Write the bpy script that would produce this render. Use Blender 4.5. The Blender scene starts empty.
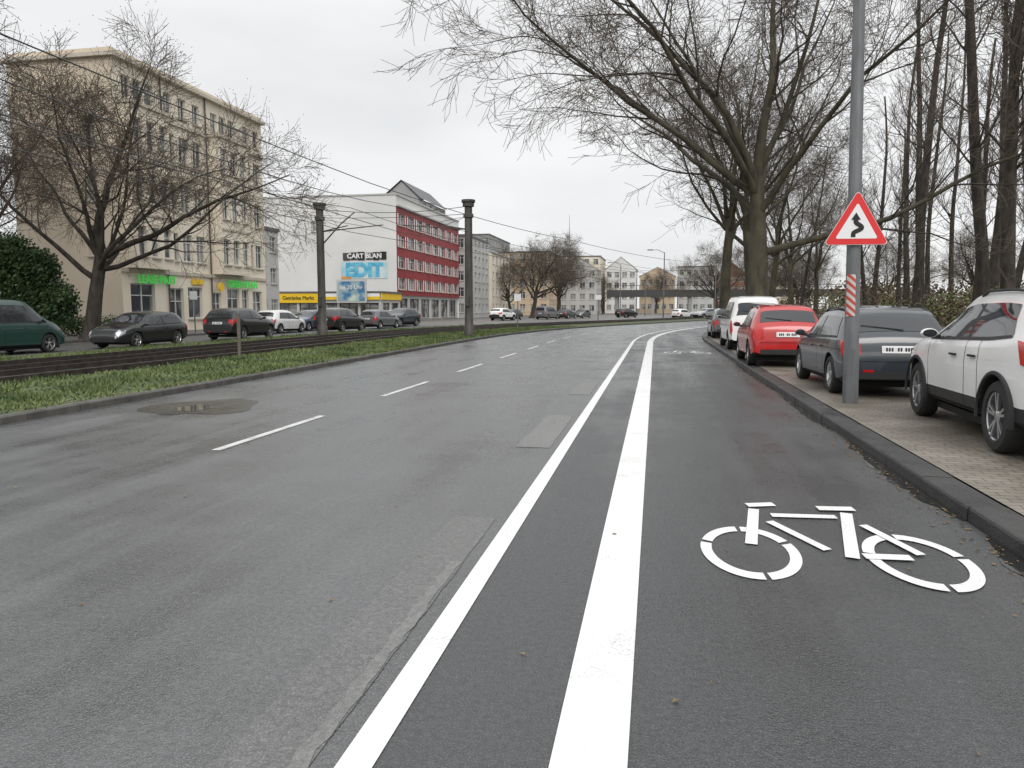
import bpy, math, random, bmesh
from mathutils import Vector, Matrix
R=random.Random(7)
rad=math.radians
scene=bpy.context.scene
# ------------------------------------------------------------------ materials
def mat(name,col,rough=.6,metal=0,col2=None,scale=5,bump=0,bscale=None,stretch=None,coat=0,spec=.5,detail=4,lo=.35,hi=.65,emit=0,r2=None):
    m=bpy.data.materials.new(name); m.use_nodes=True
    nt=m.node_tree; b=nt.nodes['Principled BSDF']
    b.inputs['Base Color'].default_value=(*col,1); b.inputs['Roughness'].default_value=rough
    b.inputs['Metallic'].default_value=metal; b.inputs['Specular IOR Level'].default_value=spec
    if coat: b.inputs['Coat Weight'].default_value=coat; b.inputs['Coat Roughness'].default_value=.06
    if emit: b.inputs['Emission Color'].default_value=(*col,1); b.inputs['Emission Strength'].default_value=emit
    if col2 or bump:
        tc=nt.nodes.new('ShaderNodeTexCoord'); mp=nt.nodes.new('ShaderNodeMapping')
        nt.links.new(tc.outputs['Object'],mp.inputs[0])
        if stretch: mp.inputs['Scale'].default_value=stretch
    if col2:
        n=nt.nodes.new('ShaderNodeTexNoise'); n.inputs['Scale'].default_value=scale; n.inputs['Detail'].default_value=detail
        nt.links.new(mp.outputs[0],n.inputs['Vector'])
        r=nt.nodes.new('ShaderNodeValToRGB'); r.color_ramp.elements[0].position=lo; r.color_ramp.elements[1].position=hi
        r.color_ramp.elements[0].color=(*col,1); r.color_ramp.elements[1].color=(*col2,1)
        nt.links.new(n.outputs['Fac'],r.inputs[0]); nt.links.new(r.outputs[0],b.inputs['Base Color'])
        if r2 is not None:
            mr=nt.nodes.new('ShaderNodeMapRange'); mr.inputs[1].default_value=lo; mr.inputs[2].default_value=hi
            mr.inputs[3].default_value=rough; mr.inputs[4].default_value=r2
            nt.links.new(n.outputs['Fac'],mr.inputs[0]); nt.links.new(mr.outputs[0],b.inputs['Roughness'])
    if bump:
        n2=nt.nodes.new('ShaderNodeTexNoise'); n2.inputs['Scale'].default_value=bscale or scale*4; n2.inputs['Detail'].default_value=3
        nt.links.new(mp.outputs[0],n2.inputs['Vector'])
        bp=nt.nodes.new('ShaderNodeBump'); bp.inputs['Strength'].default_value=bump; bp.inputs['Distance'].default_value=.02
        nt.links.new(n2.outputs['Fac'],bp.inputs['Height']); nt.links.new(bp.outputs[0],b.inputs['Normal'])
    return m
def asphalt(name,c1,c2,speck,rlo,rhi):
    m=bpy.data.materials.new(name); m.use_nodes=True; nt=m.node_tree; b=nt.nodes['Principled BSDF']; L=nt.links.new
    tc=nt.nodes.new('ShaderNodeTexCoord')
    def noise(scale,detail,rough,stretch=None):
        n=nt.nodes.new('ShaderNodeTexNoise'); n.inputs['Scale'].default_value=scale; n.inputs['Detail'].default_value=detail; n.inputs['Roughness'].default_value=rough
        if stretch:
            mp=nt.nodes.new('ShaderNodeMapping'); mp.inputs['Scale'].default_value=stretch; L(tc.outputs['Object'],mp.inputs[0]); L(mp.outputs[0],n.inputs['Vector'])
        else: L(tc.outputs['Object'],n.inputs['Vector'])
        return n.outputs['Fac']
    def math_(op,a,b_):
        n=nt.nodes.new('ShaderNodeMath'); n.operation=op
        for i,x in enumerate((a,b_)):
            if isinstance(x,(int,float)): n.inputs[i].default_value=x
            else: L(x,n.inputs[i])
        return n.outputs[0]
    n1=noise(.9,7,.62,(1.5,.10,1)); n2=noise(.55,9,.68); n4=noise(150,2,.5); n5=noise(30,5,.75)
    hf=math_('MULTIPLY',math_('ADD',n1,n2),.5)
    r=nt.nodes.new('ShaderNodeValToRGB'); r.color_ramp.elements[0].position=.40; r.color_ramp.elements[1].position=.60; L(hf,r.inputs[0])
    r.color_ramp.elements[0].color=(*c1,1); r.color_ramp.elements[1].color=(*c2,1)
    r4=nt.nodes.new('ShaderNodeValToRGB'); r4.color_ramp.elements[0].position=.50; r4.color_ramp.elements[1].position=.72; L(n4,r4.inputs[0])
    mx=nt.nodes.new('ShaderNodeMix'); mx.data_type='RGBA'; L(r.outputs[0],mx.inputs[6]); mx.inputs[7].default_value=(speck,speck,speck*.97,1); L(r4.outputs[0],mx.inputs[0])
    r5=nt.nodes.new('ShaderNodeMapRange'); r5.inputs[1].default_value=.3; r5.inputs[2].default_value=.7; r5.inputs[3].default_value=.68; r5.inputs[4].default_value=1.32; L(n5,r5.inputs[0])
    vs=nt.nodes.new('ShaderNodeVectorMath'); vs.operation='SCALE'; L(mx.outputs[2],vs.inputs[0]); L(r5.outputs[0],vs.inputs['Scale']); L(vs.outputs[0],b.inputs['Base Color'])
    mr=nt.nodes.new('ShaderNodeMapRange'); mr.inputs[1].default_value=.42; mr.inputs[2].default_value=.58; mr.inputs[3].default_value=rlo; mr.inputs[4].default_value=rhi
    L(hf,mr.inputs[0]); L(mr.outputs[0],b.inputs['Roughness'])
    n3=nt.nodes.new('ShaderNodeTexVoronoi'); n3.inputs['Scale'].default_value=85; L(tc.outputs['Object'],n3.inputs['Vector'])
    bp=nt.nodes.new('ShaderNodeBump'); bp.inputs['Strength'].default_value=.5; bp.inputs['Distance'].default_value=.005
    L(n3.outputs['Distance'],bp.inputs['Height']); L(bp.outputs[0],b.inputs['Normal'])
    return m
def paintmat(name,base,worn,lo,hi):
    m=bpy.data.materials.new(name); m.use_nodes=True; nt=m.node_tree; b=nt.nodes['Principled BSDF']; L=nt.links.new
    tc=nt.nodes.new('ShaderNodeTexCoord')
    n=nt.nodes.new('ShaderNodeTexNoise'); n.inputs['Scale'].default_value=95; n.inputs['Detail'].default_value=5; n.inputs['Roughness'].default_value=.7; L(tc.outputs['Object'],n.inputs['Vector'])
    n2=nt.nodes.new('ShaderNodeTexNoise'); n2.inputs['Scale'].default_value=2.5; n2.inputs['Detail'].default_value=6; L(tc.outputs['Object'],n2.inputs['Vector'])
    a=nt.nodes.new('ShaderNodeMath'); a.operation='MULTIPLY_ADD'; L(n2.outputs['Fac'],a.inputs[0]); a.inputs[1].default_value=.45; L(n.outputs['Fac'],a.inputs[2])
    r=nt.nodes.new('ShaderNodeValToRGB'); r.color_ramp.elements[0].position=lo; r.color_ramp.elements[1].position=hi
    r.color_ramp.elements[0].color=(*worn,1); r.color_ramp.elements[1].color=(*base,1); L(a.outputs[0],r.inputs[0]); L(r.outputs[0],b.inputs['Base Color'])
    b.inputs['Roughness'].default_value=.5
    bp=nt.nodes.new('ShaderNodeBump'); bp.inputs['Strength'].default_value=.4; bp.inputs['Distance'].default_value=.005; L(n.outputs['Fac'],bp.inputs['Height']); L(bp.outputs[0],b.inputs['Normal'])
    return m
def brickmat(name,c1,c2,mortar,sx,sy,rough=.6):
    m=bpy.data.materials.new(name); m.use_nodes=True; nt=m.node_tree; b=nt.nodes['Principled BSDF']; L=nt.links.new
    tc=nt.nodes.new('ShaderNodeTexCoord'); br=nt.nodes.new('ShaderNodeTexBrick'); L(tc.outputs['Object'],br.inputs['Vector'])
    br.inputs['Scale'].default_value=1; br.inputs['Brick Width'].default_value=sx; br.inputs['Row Height'].default_value=sy; br.inputs['Mortar Size'].default_value=.006
    br.inputs['Color1'].default_value=(*c1,1); br.inputs['Color2'].default_value=(*c2,1); br.inputs['Mortar'].default_value=(*mortar,1)
    n=nt.nodes.new('ShaderNodeTexNoise'); n.inputs['Scale'].default_value=.9; n.inputs['Detail'].default_value=8; L(tc.outputs['Object'],n.inputs['Vector'])
    r=nt.nodes.new('ShaderNodeValToRGB'); r.color_ramp.elements[0].position=.35; r.color_ramp.elements[1].position=.65
    r.color_ramp.elements[0].color=(.5,.48,.45,1); r.color_ramp.elements[1].color=(1,1,1,1); L(n.outputs['Fac'],r.inputs[0])
    mx=nt.nodes.new('ShaderNodeMix'); mx.data_type='RGBA'; mx.blend_type='MULTIPLY'; mx.inputs[0].default_value=1
    L(br.outputs['Color'],mx.inputs[6]); L(r.outputs[0],mx.inputs[7]); L(mx.outputs[2],b.inputs['Base Color'])
    b.inputs['Roughness'].default_value=rough
    bp=nt.nodes.new('ShaderNodeBump'); bp.inputs['Strength'].default_value=.4; bp.inputs['Distance'].default_value=.005; bp.invert=True
    L(br.outputs['Fac'],bp.inputs['Height']); L(bp.outputs[0],b.inputs['Normal'])
    return m
M={}
M['road']=asphalt('asphalt_road',(.052,.054,.056),(.112,.114,.116),.20,.20,.46)
M['lane']=asphalt('asphalt_bike_lane',(.030,.032,.034),(.058,.060,.062),.13,.24,.5)
M['patch']=asphalt('asphalt_patch',(.080,.081,.081),(.135,.135,.132),.21,.32,.6)
M['oldmark']=asphalt('asphalt_removed_marking',(.11,.11,.107),(.19,.19,.186),.26,.4,.7)
M['wetpatch']=asphalt('asphalt_wet',(.042,.038,.032),(.075,.066,.054),.08,.12,.3)
M['far']=asphalt('asphalt_side',(.06,.06,.06),(.10,.10,.10),.15,.3,.6)
M['paint']=paintmat('road_paint',(.74,.74,.73),(.36,.36,.355),.48,.66)
M['paint2']=paintmat('road_paint_worn',(.64,.64,.62),(.20,.20,.20),.58,.76)
M['kerb']=mat('kerb_basalt',(.020,.020,.021),.34,col2=(.052,.051,.049),scale=3,bump=.5,bscale=60,detail=8,r2=.65)
M['kerb2']=mat('kerb_concrete',(.06,.058,.052),.7,col2=(.11,.105,.095),scale=4,bump=.3,bscale=60)
M['pave']=brickmat('paving_bricks',(.29,.26,.215),(.22,.20,.168),(.08,.073,.06),.21,.105,.48)
M['pave2']=brickmat('paving_slabs',(.2,.19,.175),(.17,.165,.155),(.08,.08,.075),.4,.4,.6)
M['water']=mat('puddle_water',(.018,.018,.018),.04,spec=.7)
M['grass']=mat('grass_soil',(.04,.055,.02),.9,col2=(.08,.105,.035),scale=1.6,bump=.8,bscale=30,detail=8)
M['blade']=mat('grass_blade',(.062,.10,.028),.7,col2=(.15,.185,.06),scale=.7,detail=8,lo=.38,hi=.62)
M['soil']=mat('park_soil',(.035,.028,.018),.9,col2=(.075,.09,.03),scale=.35,bump=.8,bscale=10,detail=10,lo=.42,hi=.6)
M['ballast']=mat('ballast_gravel',(.012,.010,.009),.8,col2=(.042,.034,.028),scale=18,bump=1,bscale=26,detail=6)
M['rail']=mat('rail_steel',(.05,.04,.035),.4,metal=.5,col2=(.09,.075,.065),scale=5)
M['sleeper']=mat('sleeper',(.022,.018,.016),.85)
M['bark']=mat('bark',(.026,.021,.017),.85,col2=(.068,.056,.043),scale=6,bump=.8,bscale=25,stretch=(1,1,.3),detail=6)
M['barkg']=mat('bark_mossy',(.030,.026,.018),.85,col2=(.085,.074,.045),scale=3,bump=.8,bscale=20,stretch=(1,1,.35),detail=8)
M['twig']=mat('twigs',(.065,.050,.038),.8,col2=(.12,.093,.066),scale=1.5)
M['leafg']=mat('leaves_dark',(.022,.05,.014),.55,col2=(.06,.11,.03),scale=1.2)
M['leafy']=mat('leaves_spring',(.11,.14,.04),.6,col2=(.20,.22,.08),scale=.6)
M['leafb']=mat('leaves_brown',(.085,.062,.042),.8,col2=(.15,.115,.07),scale=.8)
M['litter']=mat('leaf_litter',(.16,.09,.03),.7,col2=(.24,.17,.06),scale=3)
M['glass']=mat('window_glass',(.02,.024,.028),.04,spec=.8)
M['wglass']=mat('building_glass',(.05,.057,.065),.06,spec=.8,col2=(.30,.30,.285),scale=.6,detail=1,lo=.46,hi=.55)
M['frame']=mat('window_frame',(.62,.62,.6),.5)
M['dframe']=mat('dark_frame',(.06,.06,.06),.5)
M['cream']=mat('render_cream',(.74,.66,.53),.85,col2=(.80,.73,.61),scale=.35,bump=.15,bscale=40,detail=10)
M['cream2']=mat('render_sand',(.62,.53,.41),.85,col2=(.70,.61,.49),scale=.3,detail=10)
M['stone']=mat('stone_band',(.48,.43,.36),.8,col2=(.58,.53,.45),scale=2)
M['white']=mat('render_white',(.62,.62,.605),.85,col2=(.74,.735,.72),scale=.18,detail=10,lo=.3,hi=.6)
M['red']=mat('facade_red',(.24,.020,.026),.6,col2=(.30,.034,.036),scale=.5)
M['grey']=mat('facade_grey',(.26,.26,.26),.8,col2=(.32,.32,.31),scale=.4)
M['lgrey']=mat('facade_light_grey',(.46,.46,.45),.8,col2=(.54,.53,.51),scale=.3)
M['roof']=mat('roof_slate',(.09,.09,.095),.6,col2=(.13,.13,.135),scale=2)
M['orange']=mat('facade_ochre',(.50,.38,.26),.8,col2=(.56,.45,.33),scale=.5)
M['brick']=mat('facade_brick',(.26,.11,.075),.8,col2=(.32,.16,.11),scale=.5)
M['yellow']=mat('sign_yellow',(.80,.52,.02),.45)
M['green']=mat('sign_green',(.05,.55,.07),.4,emit=.35)
M['cyan']=mat('mural_cyan',(.04,.34,.58),.7,col2=(.18,.55,.68),scale=1.3)
M['mblue']=mat('mural_backing',(.30,.55,.62),.7,col2=(.62,.70,.70),scale=.9,detail=5)
M['orangep']=mat('mural_orange',(.75,.30,.06),.6)
M['poster']=mat('billboard_print',(.05,.18,.35),.4,col2=(.55,.65,.55),scale=.9,detail=3)
M['signred']=mat('sign_red',(.72,.03,.03),.35)
M['signwhite']=mat('sign_white',(.82,.82,.82),.35)
M['black']=mat('black_gloss',(.012,.012,.012),.35)
M['galv']=mat('galvanised_steel',(.13,.135,.14),.5,metal=.4,col2=(.20,.205,.21),scale=7,detail=6,stretch=(1,1,.2))
M['mast']=mat('mast_steel',(.055,.052,.048),.6,metal=.2,col2=(.12,.11,.10),scale=3,stretch=(1,1,.3))
M['wire']=mat('wire',(.05,.05,.05),.6)
M['tyre']=mat('tyre_rubber',(.018,.018,.018),.75,bump=.2,bscale=60)
M['rim']=mat('alloy',(.52,.52,.53),.28,metal=.85)
M['rimd']=mat('steel_wheel',(.04,.04,.042),.5,metal=.4)
M['plast']=mat('black_plastic',(.018,.018,.019),.55)
M['seam']=mat('panel_gap',(.004,.004,.004),.8)
M['tail']=mat('tail_lamp',(.50,.01,.012),.15,coat=.6)
M['head']=mat('head_lamp',(.42,.44,.46),.12,metal=.5,coat=.5)
M['plate']=mat('number_plate',(.72,.72,.70),.4)
M['wood']=mat('weathered_wood',(.10,.085,.065),.8,col2=(.17,.15,.12),scale=6,stretch=(1,1,.2))
def paint(name,c,c2=None): return mat(name,c,.3,col2=c2 or tuple(x*.9 for x in c),scale=1.2,coat=.8,metal=0)
P=dict(white=paint('paint_white',(.84,.84,.83)),dark=paint('paint_anthracite',(.028,.036,.045)),red=paint('paint_red',(.50,.016,.016)),
 black=paint('paint_black',(.012,.013,.014)),green=paint('paint_green',(.012,.05,.04)),silver=paint('paint_silver',(.33,.34,.35)),blue=paint('paint_blue',(.025,.05,.10)),grey=paint('paint_grey',(.12,.125,.13)))
# ------------------------------------------------------------------ mesh builder
class MB:
    def __init__(s): s.v=[];s.f=[];s.m=[];s.mats=[]
    def mi(s,m):
        if m not in s.mats: s.mats.append(m)
        return s.mats.index(m)
    def face(s,pts,m):
        n=len(s.v); s.v+= [tuple(p) for p in pts]; s.f.append(tuple(range(n,n+len(pts)))); s.m.append(s.mi(m))
    def box(s,x0,x1,y0,y1,z0,z1,m):
        n=len(s.v); s.v+=[(x,y,z) for z in(z0,z1) for y in(y0,y1) for x in(x0,x1)]
        for q in((0,2,3,1),(4,5,7,6),(0,1,5,4),(2,6,7,3),(0,4,6,2),(1,3,7,5)): s.f.append(tuple(n+i for i in q)); s.m.append(s.mi(m))
    def obox(s,c,ax,ay,az,m):
        c=Vector(c);ax=Vector(ax);ay=Vector(ay);az=Vector(az);n=len(s.v)
        s.v+=[tuple(c+ax*x+ay*y+az*z) for z in(-1,1) for y in(-1,1) for x in(-1,1)]
        for q in((0,2,3,1),(4,5,7,6),(0,1,5,4),(2,6,7,3),(0,4,6,2),(1,3,7,5)): s.f.append(tuple(n+i for i in q)); s.m.append(s.mi(m))
    def tube(s,pts,rs,k,m,cap=True):
        pts=[Vector(p) for p in pts]; n0=len(s.v); mi=s.mi(m); N=len(pts)
        d=(pts[1]-pts[0]); a=Vector((0,0,1)) if abs(d.normalized().z)<.9 else Vector((1,0,0))
        for i,p in enumerate(pts):
            d=(pts[min(i+1,N-1)]-pts[max(i-1,0)]).normalized()
            u=d.cross(a)
            if u.length<1e-4: u=d.cross(Vector((0,1,0)))
            u.normalize(); w=u.cross(d)
            for j in range(k):
                t=2*math.pi*j/k; q=p+(u*math.cos(t)+w*math.sin(t))*rs[i]; s.v.append((q.x,q.y,q.z))
        for i in range(N-1):
            for j in range(k):
                b=n0+i*k; s.f.append((b+j,b+(j+1)%k,b+k+(j+1)%k,b+k+j)); s.m.append(mi)
        if cap: 
            s.f.append(tuple(n0+(N-1)*k+j for j in range(k))); s.m.append(mi)
            s.f.append(tuple(n0+j for j in reversed(range(k)))); s.m.append(mi)
    def lathe(s,c,axis,prof,k,m,sq=1):
        c=Vector(c);ax=Vector(axis).normalized(); a=Vector((0,0,1)) if abs(ax.z)<.9 else Vector((1,0,0)); u=ax.cross(a).normalized(); w=ax.cross(u)
        n0=len(s.v); mi=s.mi(m)
        for r,h in prof:
            for j in range(k):
                t=2*math.pi*j/k; q=c+ax*h+(u*math.cos(t)+w*math.sin(t)*sq)*max(r,1e-4); s.v.append(tuple(q))
        for i in range(len(prof)-1):
            for j in range(k):
                b=n0+i*k; s.f.append((b+j,b+(j+1)%k,b+k+(j+1)%k,b+k+j)); s.m.append(mi)
    def mesh(s,name,smooth=None):
        me=bpy.data.meshes.new(name); me.from_pydata(s.v,[],s.f)
        for m in s.mats: me.materials.append(m)
        me.polygons.foreach_set('material_index',s.m)
        if smooth is not None:
            me.polygons.foreach_set('use_smooth',[True]*len(s.f)); me.update()
            try: me.set_sharp_from_angle(angle=rad(smooth))
            except Exception: pass
        me.update(); return me
    def obj(s,name,parent=None,smooth=None,loc=None,rotz=0):
        return link(name,s.mesh(name,smooth),parent,loc,rotz)
def link(name,data,parent=None,loc=None,rotz=0,scale=None):
    o=bpy.data.objects.new(name,data); scene.collection.objects.link(o)
    if parent: o.parent=parent
    if loc: o.location=loc
    o.rotation_euler[2]=rotz
    if scale: o.scale=scale
    return o
def empty(name,loc=(0,0,0),rotz=0):
    o=bpy.data.objects.new(name,None); scene.collection.objects.link(o); o.location=loc; o.rotation_euler[2]=rotz; return o
def text(name,body,size,loc,rot,m,parent=None,extr=.02,sx=1,off=0):
    c=bpy.data.curves.new(name,'FONT'); c.body=body; c.size=size; c.extrude=extr; c.align_x='CENTER'; c.align_y='CENTER'; c.offset=off; c.materials.append(m)
    o=link(name,c,parent,loc); o.rotation_euler=rot; o.scale=(sx,1,1); return o
# ------------------------------------------------------------------ road bend
def bend(y):
    if y<35: return 0
    if y<70: return .0048*(y-35)**2
    return 5.88+.336*(y-70)
def ys_range(y0,y1):
    ys=[y0];y=y0
    while y<y1-1e-6:
        y=min(y1,y+(1.0 if 30<y<80 else 4.0)); ys.append(y)
    return ys
def strip(name,x0,x1,y0,y1,z,m,ob=True,mb=None):
    b=mb or MB(); ys=ys_range(y0,y1)
    for a,c in zip(ys[:-1],ys[1:]):
        sa,sc=bend(a),bend(c)
        b.face([(x0+sa,a,z),(x1+sa,a,z),(x1+sc,c,z),(x0+sc,c,z)],m)
    if ob and mb is None: return b.obj(name)
def kerb(name,x0,x1,y0,y1,z0,z1,m,seg=1.0):
    b=MB(); y=y0
    while y<y1:
        e=y+seg-.008; s0,s1=bend(y),bend(e); j=R.uniform(-.004,.004); zt=z1+R.uniform(-.003,.003); bv=.025
        ring=lambda s,yy:[(x0+s+j,yy,z0),(x0+s+j,yy,zt-bv),(x0+s+j+bv*.35,yy,zt-bv*.3),(x0+s+j+bv,yy,zt),(x1+s+j-bv,yy,zt),(x1+s+j,yy,zt-bv),(x1+s+j,yy,z0)]
        a=ring(s0,y);c=ring(s1,e)
        for i in range(6): b.face([a[i],a[i+1],c[i+1],c[i]],m)
        b.face(a,m); b.face(list(reversed(c)),m)
        y+=seg
    return b.obj(name)
# ground
g=MB(); g.face([(-1500,-400,-.05),(1500,-400,-.05),(1500,2500,-.05),(-1500,2500,-.05)],M['soil']); g.obj('ground')
strip('road',-8.8,-1.0,-15,260,0,M['road'])
strip('bike_lane',-1.0,2.34,-15,260,0.0,M['lane'])
kerb('kerb',2.34,2.63,-6,110,-.04,.12,M['kerb'])
strip('pavement',2.635,7.6,-15,110,.115,M['pave'])
b=MB(); strip('',7.6,7.75,-15,110,.15,M['kerb2'],mb=b); b.obj('pavement_edging')
b=MB(); strip('',7.75,90,-15,140,.10,M['soil'],mb=b); b.obj('park_ground')
kerb('kerb',-8.98,-8.8,-6,150,-.04,.12,M['kerb2'])
strip('grass_verge',-12.5,-8.98,-15,200,.11,M['grass'])
strip('tram_track_bed',-17.6,-12.5,-15,200,.07,M['ballast'])
strip('grass_verge',-19.4,-17.6,-15,200,.11,M['grass'])
kerb('kerb',-19.55,-19.4,-4,120,-.04,.12,M['kerb2'])
strip('side_road',-26.5,-19.55,-15,200,0,M['far'])
b=MB(); b.face([(-60,-15,-.02),(-19,-15,-.02),(20,260,-.02),(-60,260,-.02)],M['pave2']); b.obj('square_paving')
kerb('kerb',-26.65,-26.5,-4,60,-.04,.12,M['kerb2'])
b=MB(); yr=ys_range(-15,60)
for a,c in zip(yr[:-1],yr[1:]): b.face([(-60,a,.115),(-26.65+bend(a),a,.115),(-26.65+bend(c),c,.115),(-60,c,.115)],M['pave2'])
b.obj('sidewalk')
b=MB()
for xr in(-13.0,-14.43,-15.6,-17.03):
    ys=ys_range(-15,180)
    for a,c in zip(ys[:-1],ys[1:]):
        sa,sc=bend(a),bend(c)
        x0,x1,z=xr-.04,xr+.04,.2
        b.face([(x0+sa,a,z),(x1+sa,a,z),(x1+sc,c,z),(x0+sc,c,z)],M['rail'])
        b.face([(x1+sa,a,.06),(x1+sc,c,.06),(x1+sc,c,z),(x1+sa,a,z)],M['rail'])
        b.face([(x0+sa,a,.06),(x0+sa,a,z),(x0+sc,c,z),(x0+sc,c,.06)],M['rail'])
b.obj('tram_rails')
b=MB(); y=-5
while y<90:
    s=bend(y)
    for xc in(-13.72,-16.3): b.box(xc-1.15+s,xc+1.15+s,y,y+.24,.03,.085,M['sleeper'])
    y+=.65
b.obj('tram_sleepers')
# markings
b=MB(); strip('',-.335,-.065,-6,95,.005,M['paint'],mb=b); b.obj('lane_marking_wide_line')
b=MB(); strip('',-1.07,-.94,-6,95,.005,M['paint'],mb=b); b.obj('lane_marking_narrow_line')
b=MB(); y=7.45
while y<95:
    s,s2=bend(y),bend(y+2.75); b.face([(-4.90+s,y,.005),(-4.79+s,y,.005),(-4.79+s2,y+2.75,.005),(-4.90+s2,y+2.75,.005)],M['paint2']); y+=5.25
b.obj('lane_marking_dashes')
def patch(name,x0,x1,y0,y1,m,z=.004,jag=.04,n=10):
    pts=[]
    for i in range(n+1): pts.append((x0+R.uniform(-jag,jag),y0+(y1-y0)*i/n,z))
    for i in range(n+1): pts.append((x1+R.uniform(-jag,jag),y1-(y1-y0)*i/n,z))
    q=MB(); q.face(pts,m); return q.obj(name)
patch('asphalt_patch',-1.50,-1.16,.5,5.4,M['patch'],jag=.006,n=30)
patch('asphalt_patch',-1.24,-1.17,.5,4.4,M['oldmark'],z=.0065,jag=.012,n=40)
for y0,y1 in((8.3,10.9),(13.6,16.2),(19.4,22.0),(25.5,28)):
    patch('asphalt_patch',-1.55,-1.16,y0,y1,M['oldmark'],jag=.01)
def blob(name,cx,cy,rx,ry,m,z=.004,seed=0,n=40,amp=.25):
    r=random.Random(seed); ph=[r.uniform(0,6.28) for _ in range(5)]; pts=[]
    for i in range(n):
        t=2*math.pi*i/n; k=1+amp*sum(math.sin((j+2)*t+ph[j])/(j+1.5) for j in range(5)); pts.append((cx+rx*k*math.cos(t),cy+ry*k*math.sin(t),z))
    q=MB(); q.face(pts,m); q.obj(name)
blob('wet_patch',-7.2,10.8,.75,1.1,M['wetpatch'],seed=3)
blob('puddle',-7.25,10.6,.25,.38,M['water'],seed=9,z=.0065,amp=.4)
for (ya,yb,w) in((2.5,5.6,.17),(6.0,9.5,.14),(10.2,14,.10),(15,22,.08)):
    n=26; q=MB(); pts=[]
    for i in range(n+1): pts.append((2.333,ya+(yb-ya)*i/n,.004))
    for i in range(n+1):
        t=1-i/n; pts.append((2.33-.02-w*math.sin(math.pi*t)**.6*R.uniform(.5,1.25),ya+(yb-ya)*t,.004))
    q.face(pts,M['water']); q.obj('puddle')
def bike(dy,name):
    q=MB(); z=[.0045]
    def stroke(p,r,w):
        p=Vector(p);r=Vector(r);d=(r-p).normalized(); n=Vector((-d.y,d.x))
        nx=Vector((n.x*w/2,n.y*w/2*1.5)); z[0]+=.0006
        q.face([(p.x+nx.x,p.y+nx.y+dy,z[0]),(p.x-nx.x,p.y-nx.y+dy,z[0]),(r.x-nx.x,r.y-nx.y+dy,z[0]),(r.x+nx.x,r.y+nx.y+dy,z[0])],M['paint'])
    def arc(cx,cy,rx,ry,a0,a1,w):
        z[0]+=.0006; n=22
        for i in range(n):
            A=rad(a0+(a1-a0)*i/n);B=rad(a0+(a1-a0)*(i+1)/n)
            f=lambda a,k:(cx+(rx-k*w)*math.cos(a),cy+dy+(ry-k*w*1.6)*math.sin(a),z[0])
            q.face([f(A,0),f(B,0),f(B,1),f(A,1)],M['paint'])
    for cx in(.645,1.68):
        g=[(-78,22),(28,92),(98,160),(166,276)] if cx<1 else [(-85,8),(14,92),(98,170),(176,268)]
        for a0,a1 in g: arc(cx,4.97,.315,.54,a0,a1,.072)
    stroke((.80,6.02),(.67,5.10),.08)
    stroke((.76,6.13),(.98,6.20),.075)
    stroke((.91,5.86),(1.39,5.90),.065)
    stroke((.87,5.68),(1.15,5.06),.065)
    stroke((1.49,6.02),(1.27,4.92),.085)
    stroke((1.30,6.13),(1.58,6.16),.08)
    stroke((1.35,4.97),(1.64,4.99),.07)
    stroke((1.53,5.70),(1.72,5.06),.065)
    q.obj(name)
bike(0,'bicycle_lane_symbol'); bike(22.2,'bicycle_lane_symbol')
b=MB()
for i in range(2200):
    y=2+34*R.random()**1.4
    u=R.random()
    x=2.3-abs(R.gauss(0,.12)) if u<.45 else (R.uniform(-8,2.2) if u<.52 else R.uniform(2.7,7))
    z=.008 if x<2.33 else .122
    a=R.uniform(0,6.28); s=R.uniform(.006,.022); c,sn=math.cos(a)*s,math.sin(a)*s
    b.face([(x+c,y+sn,z),(x-sn*.6,y+c*.6,z+.004),(x-c,y-sn,z),(x+sn*.6,y-c*.6,z+R.uniform(0,.01))],M['litter'])
b.obj('fallen_leaves')
def blades(name,x0,x1,y0,y1,n,h0,h1,z=.11,w=.016,m='blade'):
    b=MB(); mi=b.mi(M[m])
    for i in range(n):
        t=R.random()**1.3; y=y0+(y1-y0)*t; x=R.uniform(x0,x1)+bend(y)
        cl=.5+.5*math.sin(x*3.1+math.sin(y*1.7)*2)*math.sin(y*2.3)
        if R.random()>.3+.7*cl: continue
        h=R.uniform(h0,h1)*(.4+1.0*cl); a=R.uniform(0,6.28); sc=1+t*1.5; c,s=math.cos(a)*w*sc,math.sin(a)*w*sc; k=len(b.v)
        b.v+=[(x-c,y-s,z),(x+c,y+s,z),(x+R.uniform(-.06,.06),y+R.uniform(-.06,.06),z+h)]
        b.f.append((k,k+1,k+2)); b.m.append(mi)
    return b.obj(name)
blades('grass',-12.65,-8.90,4,60,56000,.03,.10)
blades('grass',-19.4,-17.4,14,70,12000,.04,.12)
blades('grass',7.8,16,8,45,9000,.05,.12,z=.1)
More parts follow.
